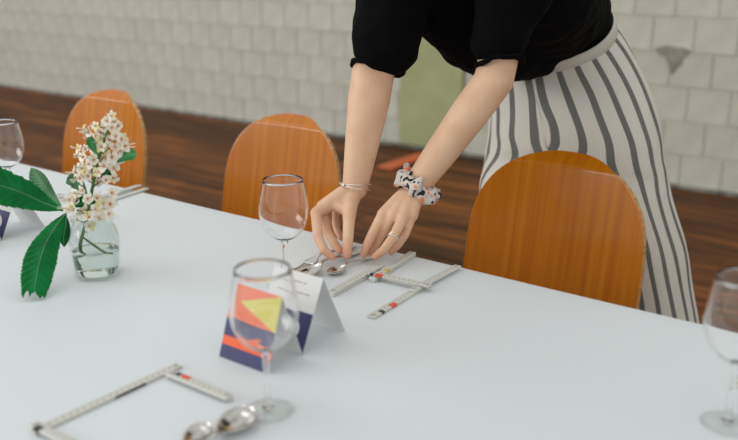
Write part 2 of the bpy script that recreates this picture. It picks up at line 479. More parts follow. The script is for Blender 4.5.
o = obj('tablecloth', new_mesh('tablecloth', V, Fc), M['cloth'])
solid(o, .0016, -1); tag(o, 'smooth white cloth spread over the whole long table', 'tablecloth')

# ------------------------------------------------------------------ chairs
def outline_w(d):      # half width of the back at a depth d below the top
    q = max(0., min(1., d / .20)); return .200 * (1 - (1 - q) ** 2.35) ** (1 / 2.35) + .003 * min(1, max(0, d - .15) / .25)
def back_pt(x, d):
    z = .902 - d
    # depth below the local outline
    lo, hi = 0., .5
    for _ in range(24):
        md = (lo + hi) / 2
        if outline_w(md) < abs(x): lo = md
        else: hi = md
    e = max(0, d - lo)
    y = -.10 * (d / .42) * .75 - .55 * x * x * (1 - .3 * d)
    if d < .027: y += .030 * (1 - d / .027) ** 1.5
    return (x, y, z)
def make_chair():
    ch = empty('dining_chair')
    V, Fc = [], []; nu = 33
    ds = [.0006, .002, .004, .0065, .009, .0115, .014, .0165, .019, .0212, .0232, .0252, .027, .030, .036, .045, .056, .07, .085, .1, .12, .14, .165, .19, .22, .25, .29, .33, .37, .40, .42]
    for d in ds:
        wd = outline_w(d)
        if d > .36: wd -= .05 * ((d - .36) / .06) ** 2
        for k in range(nu):
            u = -1 + 2 * k / (nu - 1); u = math.sin(u * math.pi / 2) * .5 + u * .5
            V.append(back_pt(u * wd, d))
    for i in range(len(ds) - 1):
        for k in range(nu - 1): Fc.append((i*nu+k, (i+1)*nu+k, (i+1)*nu+k+1, i*nu+k+1))
    b = obj('backrest', new_mesh('backrest', V, Fc), [M['ply'], M['ply_edge']], ch)
    m = b.modifiers.new('thickness', 'SOLIDIFY'); m.thickness = .011; m.offset = -1; m.material_offset_rim = 1
    m = b.modifiers.new('bevel', 'BEVEL'); m.width = .003; m.segments = 2; m.limit_method = 'ANGLE'
    # seat
    V, Fc = [], []; n = 17
    for i in range(n):
        v = i / (n - 1)
        for k in range(n):
            u = -1 + 2 * k / (n - 1)
            hw = .20 - .02 * v; 
            cr = (1 - .12 * abs(u) ** 6 * (1 if v > .85 or v < .15 else 0))
            x = u * hw; y = -.06 - .40 * v * (1 - .06 * abs(u) ** 4)
            z = .455 - .018 * (1 - u * u) * math.sin(math.pi * v) + .02 * (1 - v) ** 3 - .03 * max(0, v - .8) ** 2 * 25 * .5
            V.append((x * cr, y, z))
    for i in range(n - 1):
        for k in range(n - 1): Fc.append((i*n+k, i*n+k+1, (i+1)*n+k+1, (i+1)*n+k))
    s = obj('seat', new_mesh('seat', V, Fc), [M['ply'], M['ply_edge']], ch)
    m = s.modifiers.new('thickness', 'SOLIDIFY'); m.thickness = .011; m.offset = -1; m.material_offset_rim = 1
    for sx in (-1, 1):
        V, Fc = tube(catmull([(sx*.20, .06, .0), (sx*.165, -.02, .25), (sx*.155, -.07, .425), (sx*.15, -.058, .50), (sx*.13, -.045, .58)], 5), .0105, 10)
        lg = obj('leg', new_mesh('leg', V, Fc), M['steel_tube'], ch)
        V, Fc = lathe([(.012, 0), (.013, .004), (.013, .02), (.0115, .022)], 12, True)
        obj('rubber_foot', new_mesh('rubber_foot', V, Fc), M['rubber'], lg, (sx*.20, .06, 0))
        V, Fc = tube(catmull([(sx*.20, -.44, .0), (sx*.172, -.40, .25), (sx*.155, -.37, .425)], 5), .0105, 10)
        lg = obj('leg', new_mesh('leg', V, Fc), M['steel_tube'], ch)
        V, Fc = lathe([(.012, 0), (.013, .004), (.013, .02), (.0115, .022)], 12, True)
        obj('rubber_foot', new_mesh('rubber_foot', V, Fc), M['rubber'], lg, (sx*.20, -.44, 0))
    V, Fc = merge([tube([(sx*.155, -.07, .425), (sx*.155, -.37, .425)], .0095, 8) for sx in (-1, 1)] + [tube([(-.155, y, .425), (.155, y, .425)], .0085, 8) for y in (-.09, -.36)])
    obj('seat_frame', new_mesh('seat_frame', V, Fc), M['steel_tube'], ch)
    return ch
chair = make_chair()
CY = 1.675
chair_spots = [(-.703, 'scuffed orange plywood chair in front of the striped trousers'),
               (-1.481, 'orange plywood chair behind the middle wine glass, between the other two'),
               (-2.225, 'orange plywood chair behind the white blossoms, farthest from the person')]
for i, (x, lab) in enumerate(chair_spots):
    c_ = chair if i == 0 else copy_tree(chair)
    c_.location = (x, CY, 0)
    tag(c_, lab, 'chair', 'chairs along the far side of the table')

# ------------------------------------------------------------------ wine glasses
def make_glass():
    g = empty('wine_glass')
    outer = [(.0052, .086), (.012, .0885), (.022, .0945), (.0315, .104), (.0385, .116), (.0422, .129), (.0431, .140), (.0425, .152), (.0405, .166), (.0375, .182), (.0350, .1965)]
    prof = [(r_.x, r_.y) for r_ in catmull([Vector((a, b, 0)) for a, b in outer], 3)]
    inn = [(max(r_ - .0008, .0), z + (.0012 if r_ < .02 else 0)) for r_, z in reversed(prof)]
    V, Fc = lathe([(.0001, .0855)] + prof + [(prof[-1][0] - .0004, .1969)] + inn + [(.0001, .0885)], 48)
    obj('bowl', new_mesh('bowl', V, Fc), M['solid_glass'], g)
    st = [(.0075, .006), (.0052, .012), (.0040, .022), (.0037, .045), (.0039, .065), (.0046, .078), (.0064, .0858)]
    V, Fc = lathe([(.0001, .006)] + st + [(.0001, .0862)], 20)
    obj('stem', new_mesh('stem', V, Fc), M['solid_glass'], g)
    ft = [(.0001, .0006), (.020, .0008), (.0325, .0006), (.0335, .0012), (.0325, .0020), (.020, .0034), (.010, .0050), (.0001, .0062)]
    V, Fc = lathe(ft, 44); obj('foot', new_mesh('foot', V, Fc), M['glass'], g)
    return g
glass = make_glass()
for i, (px, py, lab) in enumerate([(268, 411, 'empty wine glass standing in front of the orange and navy card'),
                                   (286, 286, 'empty wine glass standing beside the fork and spoons at the hands'),
                                   (727, 424, 'empty wine glass at the right edge of the picture'),
                                   (12, 203, 'empty wine glass behind the big green leaf at the left edge')]):
    g = glass if i == 0 else copy_tree(glass)
    p = onz(px, py); g.location = (p.x, p.y, T); tag(g, lab, 'wine glass', 'wine glasses on the table')

# ------------------------------------------------------------------ folded cards
def quad_on(P, uvs, lift=.0004):
    """polygon in the panel's own (u, v) laid just proud of the panel P=(bl, br, tr, tl)"""
    bl, br, tr, tl = P
    n_ = (br - bl).cross(tl - bl).normalized()
    return [bl.lerp(br, u).lerp(tl.lerp(tr, u), v) + n_ * lift for u, v in uvs]
def make_card(wd, feet, hts):
    """zigzag leaflet standing as two tents; local x 0..wd, y away"""
    c_ = empty('folded_card')
    y0, y1, y2 = feet; ym, yn = (y0 + y1) / 2, (y1 + y2) / 2
    L = [[(0, y0, .0006), (0, ym, hts[0])], [(0, y1, .0006), (0, ym, hts[0])], [(0, y1, .0006), (0, yn, hts[1])], [(0, y2, .0006), (0, yn, hts[1])]]
    X = Vector((wd, 0, 0)); P = []
    for a, b in L:
        a, b = Vector(a), Vector(b)
        V, Fc = [a, a + X, b + X, b], [(0, 1, 2, 3)]
        o_ = obj('panel', new_mesh('panel', V, Fc, False), M['paper'], c_); solid(o_, .0006, 0)
        P.append((a, a + X, b + X, b, o_))
    def prints(pi, items):
        q = P[pi]
        for name, mt, polys in items:
            V, Fc = [], []
            for lift, uvs in polys:
                k = len(V); V += quad_on(q[:4], uvs, lift); Fc.append(tuple(range(k, len(V))))
            obj(name, new_mesh(name, V, Fc, False), mt, q[4])
    R4 = lambda u0, v0, u1, v1: [(u0, v0), (u1, v0), (u1, v1), (u0, v1)]
    prints(0, [('navy_print', M['navy'], [(.0005, R4(0, 0, 1, .18)), (.0005, R4(0, .30, 1, .53))]),
               ('orange_stripe', M['orange_print'], [(.0005, R4(0, .18, 1, .30))]),
               ('coral_field', M['coral'], [(.0005, R4(0, .53, 1, 1))]),
               ('yellow_triangle', M['yellow_print'], [(.0008, [(.16, .78), (1, .52), (1, 1)])])])
    disc = [(.52 + .30 * math.cos(t_), .28 + .17 * math.sin(t_)) for t_ in [2 * math.pi * k / 24 for k in range(24)]]
    prints(2, [('navy_print', M['navy'], [(.0005, R4(0, 0, 1, .52))]),
               ('white_disc', M['paper'], [(.0008, disc)]),
               ('text_line', M['grey_print'], [(.0005, R4(u, v, u + l_, v + .014)) for u, v, l_ in
                    [(.20, .735, .16), (.38, .735, .10), (.50, .735, .2), (.72, .735, .12), (.3, .87, .12), (.44, .87, .18), (.64, .87, .08)]])])
    return c_
A0, A1 = onz(218, 357), onz(268, 373)
card = make_card(.096, (0, .075, .178), (.105, .105))
card.location = (A0.x + .001, .787, T + .0003)
tag(card, 'zigzag folded card with orange, yellow and navy front behind the wine glass', 'card', 'folded cards on the table')
k2 = copy_tree(card); q = onz(2, 241)
k2.location = (q.x - .096, q.y - .075, T + .0003)
tag(k2, 'white folded card with navy print behind the green leaf at left edge', 'card', 'folded cards on the table')

# ------------------------------------------------------------------ folding rules
def seg_mesh(L, wd=.0148, th=.0042):
    V, Fc = bevel_box((-.008, -wd/2, 0), (L + .008, wd/2, th), .0012); return new_mesh('rule_segment', V, Fc, False)
HV, HF = lathe([(.0001, .0), (.0042, .0), (.0042, .0006), (.003, .0011), (.0001, .0013)], 14)
hinge_me = new_mesh('hinge', HV, HF)
def rule(segs, label, bits=()):
    """segs: (p, q, layer); each a wooden lath of the folding rule"""
    p0 = segs[0][0]; e = empty('folding_ruler', (p0[0], p0[1], T)); out = []
    for (p, q_, layer) in segs:
        d = Vector((q_[0]-p[0], q_[1]-p[1], 0)); L = d.length; a = math.atan2(d.y, d.x)
        s = obj('lath', seg_mesh(L), M['rule'], e, (p[0]-p0[0], p[1]-p0[1], .0003 + layer * .0044), (0, 0, a))
        for x in (0.0, L): obj('hinge', hinge_me, M['rule_hinge'], s, (x, 0, .0041))
        out.append((s, L))
    for (i, f, ln_, side, mt) in bits:
        s, L = out[i]
        V, Fc = box((-ln_/2, -.0042, 0), (ln_/2, .0042, .0004))
        if ln_ < .04: obj('colour_mark', new_mesh('colour_mark', V, Fc, False), M[mt], s, (f * L, side * .003, .0040))
        V, Fc = box((-ln_/2, -.0002, .0004), (ln_/2, .0002, .0038))
        obj('edge_mark', new_mesh('edge_mark', V, Fc, False), M[mt], s, (f * L, -.0075 if side < 0 else .0075, 0))
    return tag(e, label, 'ruler', 'folding rulers set out on the table')
xy = lambda px, py: tuple(onz(px, py, T + .004))[:2]
rule([(xy(373, 315), xy(418, 288), 0), (xy(414, 291), xy(456, 268.5), 1), (xy(426, 289), xy(372, 277), 2), (xy(374, 279), xy(411, 255), 0), (xy(333, 293), xy(378, 268), 1), (xy(374, 279), xy(411, 255), 1), (xy(333, 293), xy(368, 274), 0)],
     'white folding ruler laid out in an H shape beside the hands',
     [(0, .38, .016, -1, 'rule_red'), (0, .14, .008, -1, 'rule_black'), (2, .97, .008, 1, 'rule_black'), (2, .84, .016, 1, 'rule_red'), (5, .12, .014, -1, 'rule_red'), (5, .28, .012, -1, 'rule_yellow')])
rule([(xy(38, 429), xy(175, 366), 0), (xy(172, 376), xy(226, 398), 1), (xy(37, 428), xy(74, 447), 1)],
     'white folding ruler bent into a bracket in the near left foreground',
     [(1, .10, .008, 1, 'rule_black'), (1, .24, .016, 1, 'rule_red'), (0, .62, .05, -1, 'rule_black'), (2, .12, .012, -1, 'rule_black')])
rule([(xy(86, 208), xy(145, 188.5), 0), (xy(80, 204), xy(138, 187), 1), (xy(92, 203), xy(60, 196), 1)],
     'white folding ruler lying behind the flower jar near the far edge', [(0, .3, .02, -1, 'rule_black')])
rule([(xy(741, 384), xy(800, 360), 0), (xy(741, 382), xy(775, 400), 1)],
     'folding ruler just peeking in behind the wine glass at right edge', [(1, .06, .012, 1, 'rule_black'), (1, .2, .02, 1, 'rule_red')])

# ------------------------------------------------------------------ cutlery (local +Y points to the bowl tip, origin at the tip)
def plate(name, st, mt, parent, nu=9, th=.0014):
    """stations (y, half width, z, dish depth)"""
    ys = [ncat([s[i] for s in st], 5) for i in range(4)]; V, Fc = [], []; n = len(ys[0])
    for j in range(n):
        y, hw, z, dp = (ys[i][j] for i in range(4)); hw = max(hw, .0003)
        for k in range(nu):
            u = -1 + 2 * k / (nu - 1); V.append((u * hw, y, z - dp * (1 - u * u)))
    for j in range(n - 1):
        for k in range(nu - 1): Fc.append((j*nu+k, (j+1)*nu+k, (j+1)*nu+k+1, j*nu+k+1))
    o_ = obj(name, new_mesh(name, V, Fc), mt, parent); solid(o_, th, 0); return o_
def spoon(name, sc):
    e = empty(name)
    plate('bowl', [(0, .0006, .0125, 0), (-.004, .0105, .0122, .0040), (-.012, .0170, .0118, .0086), (-.026, .0210, .0114, .0100), (-.042, .0188, .0114, .0090), (-.055, .0115, .0120, .0045), (-.064, .0050, .0138, .0006)], M['metal'], e)
    plate('handle', [(-.0632, .0052, .0132, .0005), (-.072, .0036, .0160, 0), (-.085, .0033, .0165, 0), (-.12, .0042, .0115, 0), (-.165, .0072, .0035, .0002), (-.188, .0088, .0022, .0003), (-.197, .0060, .0020, .0003), (-.2, .001, .0020, 0)], M['metal'], e, 7, .0019)
    e.scale = (sc, sc, sc); return e
def fork():
    e = empty('fork')
    parts = []
    for k in range(4):
        x = -.0096 + k * .0064
        parts.append(tube(catmull([(x, -.050, .0085), (x, -.03, .0045), (x, -.014, .0050), (x*1.02, 0, .0085)], 4), [.0019]*9 + [.0017, .0014, .0011, .0007], 8))
    V, Fc = merge(parts); obj('tines', new_mesh('tines', V, Fc), M['metal'], e)
    plate('root', [(-.048, .0122, .0085, .0006), (-.058, .0120, .0105, .001), (-.068, .0075, .013, .0006), (-.074, .0040, .0150, 0)], M['metal'], e, 9, .002)
    plate('handle', [(-.073, .0042, .0148, 0), (-.088, .0034, .0165, 0), (-.12, .0042, .0115, 0), (-.165, .0072, .0035, .0002), (-.188, .0088, .0022, .0003), (-.197, .0060, .0020, .0003), (-.2, .001, .0020, 0)], M['metal'], e, 7, .0019)
    return e
def put(o_, px, py, px2, py2, z=T + .012, dz=.0):
    a, b = onz(px, py, z), onz(px2, py2, z); d = a - b
    o_.location = (a.x, a.y, T + .0004 + dz); o_.rotation_euler = (0, 0, math.atan2(d.y, d.x) - math.pi / 2)
f_ = fork(); put(f_, 293, 269, 345, 245)
tag(f_, 'steel fork by the fingers, furthest from the H-shaped ruler', 'fork')
s_ = spoon('spoon', 1.0); put(s_, 298, 275, 350, 251)
tag(s_, 'larger steel spoon between the fork and the small spoon at the hands', 'spoon')
s_ = spoon('teaspoon', .70); put(s_, 329, 271, 372, 252)
tag(s_, 'small steel teaspoon with its handle under the fingertips', 'spoon')
s_ = spoon('spoon', 1.08); put(s_, 250, 407, 212, 442)
tag(s_, 'larger shiny spoon in the foreground beside the wine glass foot', 'spoon')
s_ = spoon('teaspoon', .74); put(s_, 207, 420, 178, 447)
tag(s_, 'small shiny teaspoon at the bottom edge near the foreground ruler', 'spoon')

# ------------------------------------------------------------------ flower jar
vp = onz(98, 275)
jar = tag(empty('flower_jar', (vp.x, vp.y, T)), 'small clear glass jar of water holding the chestnut blossom', 'vase')
out = [(.0001, .0004), (.030, .0004), (.0375, .0016), (.0412, .007), (.0425, .02), (.0440, .045), (.0452, .066), (.0445, .078), (.0405, .090), (.0370, .098), (.0362, .105), (.0385, .110), (.0388, .115), (.0372, .1165)]
inn = [(.0352, .113), (.0340, .104), (.0350, .097), (.0385, .088), (.0424, .077), (.0430, .066), (.0418, .045), (.0403, .02), (.0385, .009), (.034, .006), (.0001, .0055)]
V, Fc = lathe(out + inn, 48); obj('glass_body', new_mesh('glass_body', V, Fc), M['jar'], jar)
V, Fc = lathe([(.0001, .0058), (.0338, .0064), (.0383, .0095), (.0401, .02), (.0416, .045), (.0418, .0490), (.030, .0488), (.0001, .0488)], 44)
obj('water', new_mesh('water', V, Fc), M['water'], jar)
# ------------------------------------------------------------------ chestnut blossom sprig
D0 = 1.535
sprig = tag(empty('chestnut_sprig', (vp.x, vp.y, T + .012)), 'sprig of cream and pink chestnut blossom with large dark green leaves', 'flower')
S0 = Vector(sprig.location)
loc = lambda px, py, t_: atd(px, py, t_) - S0
st_pts = [vp + Vector((-.022, -.008, T*0 + .012)) - S0, loc(80, 248, 1.555), loc(86, 222, 1.54), loc(92, 190, 1.53), loc(98, 160, 1.52), loc(106, 136, 1.51), loc(112, 120, 1.505)]
st_pts[0] = Vector((-.024, -.006, .002))
V, Fc = tube(catmull(st_pts, 5), [.0033] * 8 + [.0030] * 8 + [.0026] * 8 + [.0020] * 7, 8)
obj('stem', new_mesh('stem', V, Fc), M['stem'], sprig)
V, Fc = tube(catmull([loc(84, 238, 1.55), loc(95, 246, 1.545), loc(106, 253, 1.54), Vector((.034, .010, .034))], 5), .0022, 8)
obj('side_stem', new_mesh('side_stem', V, Fc), M['stem'], sprig)
def leaflet(name, spine, wmax, roll, mt, prof_=None, fold=.25, serr=.05, nl=60, nu=12, torn=False):
    sp_ = catmull(spine, max(2, nl // (len(spine) - 1))); n = len(sp_)
    V, Fc = [], []
    side_ref = Vector(roll).normalized()
    for j, p in enumerate(sp_):
        t_ = j / (n - 1)
        d = (sp_[min(j+1, n-1)] - sp_[max(j-1, 0)]).normalized()
        sd = (side_ref - d * side_ref.dot(d)).normalized(); nm = sd.cross(d)
        if prof_: hw = np.interp(t_, [a for a, _ in prof_], [b for _, b in prof_]) * wmax
        else: hw = wmax * (math.sin(math.pi * min(1, t_ ** 1.5)) ** .8)
        hw = max(hw, .0008)
        for k in range(-nu, nu + 1):
            u = k / nu; x = u * hw
            if abs(k) == nu: x *= 1 + serr * ((j * .5) % 1 - .25) * 2 + .04 * noise.noise((j * .3, u, 0))
            pl = .0022 * math.sin((t_ * 15 - abs(u) * 1.6) * 2 * math.pi) * min(1, abs(u) * 2) * (hw / wmax)
            q_ = p + sd * x + nm * (abs(u) * hw * fold + pl)
            if torn and t_ > .9: q_ += d * (.016 * noise.noise((u * 4.2, 3.3, 1)) * (t_ - .9) / .1)
            V.append(q_)
    w_ = 2 * nu + 1
    for j in range(n - 1):
        for k in range(w_ - 1): Fc.append((j*w_+k, j*w_+k+1, (j+1)*w_+k+1, (j+1)*w_+k))
    o_ = obj(name, new_mesh(name, V, Fc), mt, sprig); solid(o_, .0005, 0)
    rib = [sp_[j] - (side_ref - Vector()).cross((sp_[min(j+1, n-1)] - sp_[max(j-1, 0)]).normalized()) * .0 for j in range(n)]
    V, Fc = tube(rib, [.0013 - .0009 * j / n for j in range(n)], 6)
    obj('midrib', new_mesh('midrib', V, Fc), M['leaf_pale'], o_)
    return o_
obov = [(0, .03), (.12, .16), (.3, .45), (.5, .78), (.68, 1.0), (.82, .92), (.93, .55), (1, .02)]
leaflet('leaf', [loc(67, 211, 1.535), loc(45, 203, 1.53), loc(15, 190, 1.51), loc(-22, 180, 1.50), loc(-55, 182, 1.50)], .040, rt*.15 + up*.95 - fw*.45, M['leaf'],
        [(0, .03), (.1, .14), (.25, .42), (.42, .72), (.65, 1.0), (.82, .9), (.93, .55), (1, .02)], .18)
droop = [(0, .04), (.1, .2), (.25, .5), (.45, .82), (.65, 1.0), (.85, .93), (1, .70)]
leaflet('leaf', [loc(67, 212, 1.53), loc(56, 226, 1.51), loc(45, 245, 1.485), loc(38, 268, 1.465), loc(34, 294, 1.445)], .0275, rt*.9 + up*.25 + fw*.45, M['leaf'], droop, .30, .07, torn=True)
leaflet('leaf', [loc(66, 212, 1.555), loc(52, 198, 1.585), loc(40, 182, 1.60), loc(31, 168, 1.61)], .0165, rt*.8 + up*.5, M['leaf_pale'], None, .3)
leaflet('leaf', [loc(66, 214, 1.54), loc(66, 224, 1.54), loc(64, 236, 1.54), loc(64, 247, 1.54)], .010, rt, M['leaf'], None, .3, nl=40)
leaflet('leaf', [loc(88, 195, 1.55), loc(82, 188, 1.55), loc(74, 181, 1.55), loc(66, 183, 1.55)], .013, up*.8 + rt*.3, M['leaf_pale'], None, .15, nl=40)
leaflet('leaf', [loc(110, 163, 1.53), loc(118, 159, 1.53), loc(127, 155, 1.525), loc(136, 154, 1.525)], .0105, up, M['leaf_bright'], [(0, .1), (.3, .55), (.6, .95), (.85, 1), (1, .5)], .15, nl=40)
leaflet('leaf', [loc(98, 156, 1.50), loc(94, 149, 1.495), loc(91, 142, 1.49), loc(88, 137, 1.49)], .0080, rt, M['leaf_bright'], None, .2, nl=40)
leaflet('leaf', [loc(70, 208, 1.55), loc(80, 204, 1.54), loc(90, 202, 1.54), loc(98, 206, 1.54)], .016, up*.7 - fw*.6, M['leaf'], None, .2, nl=40)
leaflet('leaf', [loc(98, 178, 1.54), loc(104, 175, 1.535), loc(109, 171, 1.535), loc(114, 172, 1.53)], .008, up, M['leaf'], None, .2, nl=40)
# florets
def floret_mesh(seed, yellow):
    rnd = random.Random(seed); V, Fc, mi = [], [], []
    for k in range(5):
        a = 2 * math.pi * k / 5 + rnd.uniform(-.25, .25); L = rnd.uniform(.0085, .0125); wd = rnd.uniform(.0034, .0048); cup = rnd.uniform(.2, .9)
        d = Vector((math.cos(a), math.sin(a), 0)); s = Vector((-math.sin(a), math.cos(a), 0))
        base = len(V)
        for i in range(6):
            t_ = i / 5; w_ = wd * [.25, .55, .95, 1.1, .85, .3][i]
            z = cup * L * (t_ ** 1.2) * .7 - .25 * L * t_ ** 4 
            for j in (-1, 0, 1):
                V.append(d * (L * t_ + .0008) + s * w_ * j + Vector((0, 0, z + (.0012 * abs(j) * t_ + rnd.uniform(-.0006, .0006)))))
        for i in range(5):
            for j in range(2):
                Fc.append((base+i*3+j, base+(i+1)*3+j, base+(i+1)*3+j+1, base+i*3+j+1)); mi.append(1 if (yellow and k in (0, 1)) else 0)
    me = new_mesh('floret', V, Fc); me.materials.append(M['petal']); me.materials.append(M['petal_yellow']); me.polygons.foreach_set('material_index', mi)
    V, Fc = [], []
    for k in range(6):
        a = rnd.uniform(0, 6.28); tl = rnd.uniform(.1, .45)
        d = Vector((math.cos(a) * tl, math.sin(a) * tl, 1)).normalized(); L = rnd.uniform(.013, .020)
        bend = Vector((0, .35, 0))
        pth = [d * L * q_ + bend * L * q_ * q_ * .5 for q_ in (0, .35, .7, 1)]
        v, f = tube(pth, [.00045, .0004, .0004, .0009], 5); 
        V, Fc = merge([(V, Fc), (v, f)])
    return me, new_mesh('stamens', V, Fc)
fl = [floret_mesh(s, s % 3 == 0) for s in range(6)]
for me_, sm_ in fl: sm_.materials.append(M['stamen'])
spots = [(112,116),(107,121),(115,122),(105,127),(112,128),(118,126), (96,126),(89,132),(100,132),(85,129),(92,137),(104,139),(122,139),(116,136),(110,140),(97,142),
 (93,150),(86,149),(101,147),(108,148),(115,147),(121,150),(83,157),(94,160),(104,157),(112,157),(119,160),(79,149),(89,164),(125,146),
 (82,168),(75,172),(88,176),(98,172),(106,180),(98,182),(113,178),(114,168),(104,166),(92,170),(80,178),
 (83,190),(75,193),(70,200),(97,198),(103,203),(88,199),(78,199), (74,209),(81,213),(67,209),(96,209),(104,210),(109,214),(89,217),(99,218),(78,220),(86,210),(110,204),(112,193),(90,226)]
sp_line = [(112, 120), (106, 136), (98, 160), (92, 190), (86, 222)]
rnd = random.Random(9)
for i, (px, py) in enumerate(spots):
    sx = np.interp(py, [b for _, b in sp_line], [a for a, _ in sp_line])
    off = (px - sx) / 28
    dep = 1.515 + (py - 120) / 100 * .02 + rnd.uniform(-.028, .022)
    nrm = (rt * off * 1.1 - fw * .75 + up * rnd.uniform(-.25, .35) + rt * rnd.uniform(-.3, .3)).normalized()
    me_, sm_ = fl[i % 6]
    o_ = obj('floret', me_, None, sprig, loc(px, py, dep))
    o_.rotation_euler = (nrm.to_track_quat('Z', 'Y') @ Matrix.Rotation(rnd.uniform(0, 6.28), 3, 'Z').to_quaternion()).to_euler()
    s = rnd.uniform(.85, 1.2) if py > 130 else .85
    o_.scale = (s, s, s)
    obj('stamens', sm_, None, o_)
    if i % 2 == 0:
        a = loc(px, py, dep); b = loc(sx, py + 7, 1.52 + (py - 120) / 100 * .02)
        V, Fc = tube([b, (a + b) / 2 + up * .003, a], .0009, 5); obj('pedicel', new_mesh('pedicel', V, Fc), M['stem'], sprig)

# ------------------------------------------------------------------ orange strip lying on the floor
a, b = onz(384, 169, 0), onz(426, 155, 0); d = (b - a); L = d.length
V, Fc = bevel_box((0, -.06, .0005), (L, .06, .012), .004)
o = obj('floor_mat', new_mesh('floor_mat', V, Fc, False), M['orange'], None, (a.x, a.y, 0), (0, 0, math.atan2(d.y, d.x)))
tag(o, 'orange strip lying on the wooden floor behind the scrunchie wrist', 'mat')

# ------------------------------------------------------------------ person
PB = Vector((-.80, 1.93, 0))
person = tag(empty('person', PB), 'person in black top and striped trousers bending over to lay cutlery', 'person')
def W(v): return Vector(v) - PB
def pj(px, py, t_): return atd(px, py, t_) - PB
def chain(pts, rads): return [capsule(pts[i], pts[i+1], rads[i], rads[i+1]) for i in range(len(pts) - 1)]
# arms by photo direction and depth (metres from the lens)
R_el, R_wr = W((-.985, 1.37, 1.105)), pj(355, 188, 1.695)
L_el, L_wr = pj(494, 80, 1.615), pj(414, 189, 1.685)
R_sh, L_sh = W((-1.00, 1.475, 1.365)), W((-.675, 1.53, 1.375))
body = []
def arm(sh, el, wr, rr, mid=None):
    m1, m2 = el.lerp(wr, .30), el.lerp(wr, .68)
    return chain([sh, mid or sh.lerp(el, .5), el], [.043, .040, rr[0]]) + chain([el, m1, m2, wr], rr)
body += arm(R_sh, R_el, R_wr, [.0425, .0415, .0335, .0255]) + arm(L_sh, L_el, L_wr, [.0375, .0370, .0320, .0255], pj(508, 8, 1.605))
tips = []
def finger(J, rads): 
    tips.append((J, rads)); return chain(J, rads)
# her right hand: index and middle curl down to meet the straight thumb
rh = dict(
 index=[pj(316, 213, 1.655), pj(318, 237, 1.612), pj(324, 250, 1.598), pj(332, 257, 1.598)],
 middle=[pj(322, 206, 1.688), pj(327, 232, 1.662), pj(334, 243, 1.645), pj(340, 251, 1.632)],
 ring=[pj(328, 203, 1.712), pj(327, 227, 1.70), pj(332, 239, 1.69), pj(338, 247, 1.68)],
 little=[pj(337, 201, 1.735), pj(335, 219, 1.74), pj(337, 230, 1.735), pj(341, 238, 1.72)],
 thumb=[pj(350, 203, 1.672), pj(349, 219, 1.635), pj(348, 238, 1.612), pj(347, 255, 1.606)])
fr_ = {'index': [.0108, .0098, .0088, .0074], 'middle': [.0108, .0098, .0088, .0074], 'ring': [.0104, .0094, .0084, .0071], 'little': [.0094, .0082, .0073, .0063], 'thumb': [.0140, .0118, .0106, .0086]}
for n_, J in rh.items():
    body += finger(J, fr_[n_])
    if n_ != 'thumb':
        body += chain([R_wr.lerp(J[0], .04), R_wr.lerp(J[0], .5), J[0]], [.0195, .0165, .0115])
body += chain([R_wr, rh['thumb'][0], rh['thumb'][1]], [.021, .0165, .0125])
body += chain([R_wr.lerp(rh['index'][0], .62), rh['thumb'][0].lerp(rh['thumb'][1], .55)], [.0125, .011])
body += chain([R_wr.lerp(rh['index'][0], .45), rh['thumb'][0]], [.015, .014])
# her left hand: index straight to the table, ring finger with rings in front
lh = dict(
 index=[pj(383, 214, 1.638), pj(373, 233, 1.620), pj(367, 245, 1.618), pj(363.5, 254.5, 1.621)],
 middle=[pj(393, 215, 1.632), pj(382, 234, 1.634), pj(375, 245, 1.638), pj(370, 252, 1.640)],
 ring=[pj(403, 218, 1.624), pj(392, 239, 1.598), pj(383, 250.5, 1.600), pj(375.5, 256.5, 1.609)],
 little=[pj(412, 216, 1.634), pj(405, 235, 1.630), pj(398, 245.5, 1.634), pj(391, 252.5, 1.638)],
 thumb=[pj(397, 202, 1.69), pj(384, 222, 1.675), pj(374, 239, 1.66), pj(367, 252, 1.645)])
for n_, J in lh.items():
    body += finger(J, fr_[n_])
    if n_ != 'thumb':
        body += chain([L_wr.lerp(J[0], .04), L_wr.lerp(J[0], .5), J[0]], [.0200, .0168, .0118])
body += chain([L_wr, lh['thumb'][0], lh['thumb'][1]], [.019, .0155, .0118])
body += chain([L_wr.lerp(lh['index'][0], .5), lh['thumb'][0].lerp(lh['thumb'][1], .4)], [.015, .012])
# torso, neck, head, legs (under the clothes or out of the frame)
WC = W((-.875, 1.935, 1.135)); CH = W((-.845, 1.60, 1.30)); NK = W((-.845, 1.46, 1.42)); HD = W((-.86, 1.33, 1.52))
body += chain([W((-.83, 1.955, .98)), WC, WC.lerp(CH, .5), CH], [.09, .075, .08, .09])
for sh in (R_sh, L_sh): body += chain([CH, sh.lerp(CH, .35), sh], [.10, .075, .055])
body += chain([CH, NK, HD], [.085, .055, .05])
tilt = Matrix.Rotation(R(38), 3, 'X')
fdir = Vector((-.08, -.72, -.69)).normalized(); hup = (Vector((0, -.69, .72)) - fdir * Vector((0, -.69, .72)).dot(fdir)).normalized(); hx = hup.cross(-fdir).normalized()
HM = Matrix((hx, -fdir, hup)).transposed()     # local -Y is the face
HC = HD + hup * .05
body += [ellipsoid(HC + hup * .02, (.072, .092, .088), HM), ellipsoid(HC + HM @ Vector((0, -.018, -.045)), (.055, .070, .070), HM)]
body += [ellipsoid(HC + HM @ Vector((0, -.092, -.028)), (.011, .016, .018), HM)]
for sx in (-1, 1): body += [ellipsoid(HC + HM @ Vector((sx * .074, .008, -.015)), (.008, .018, .030), HM)]
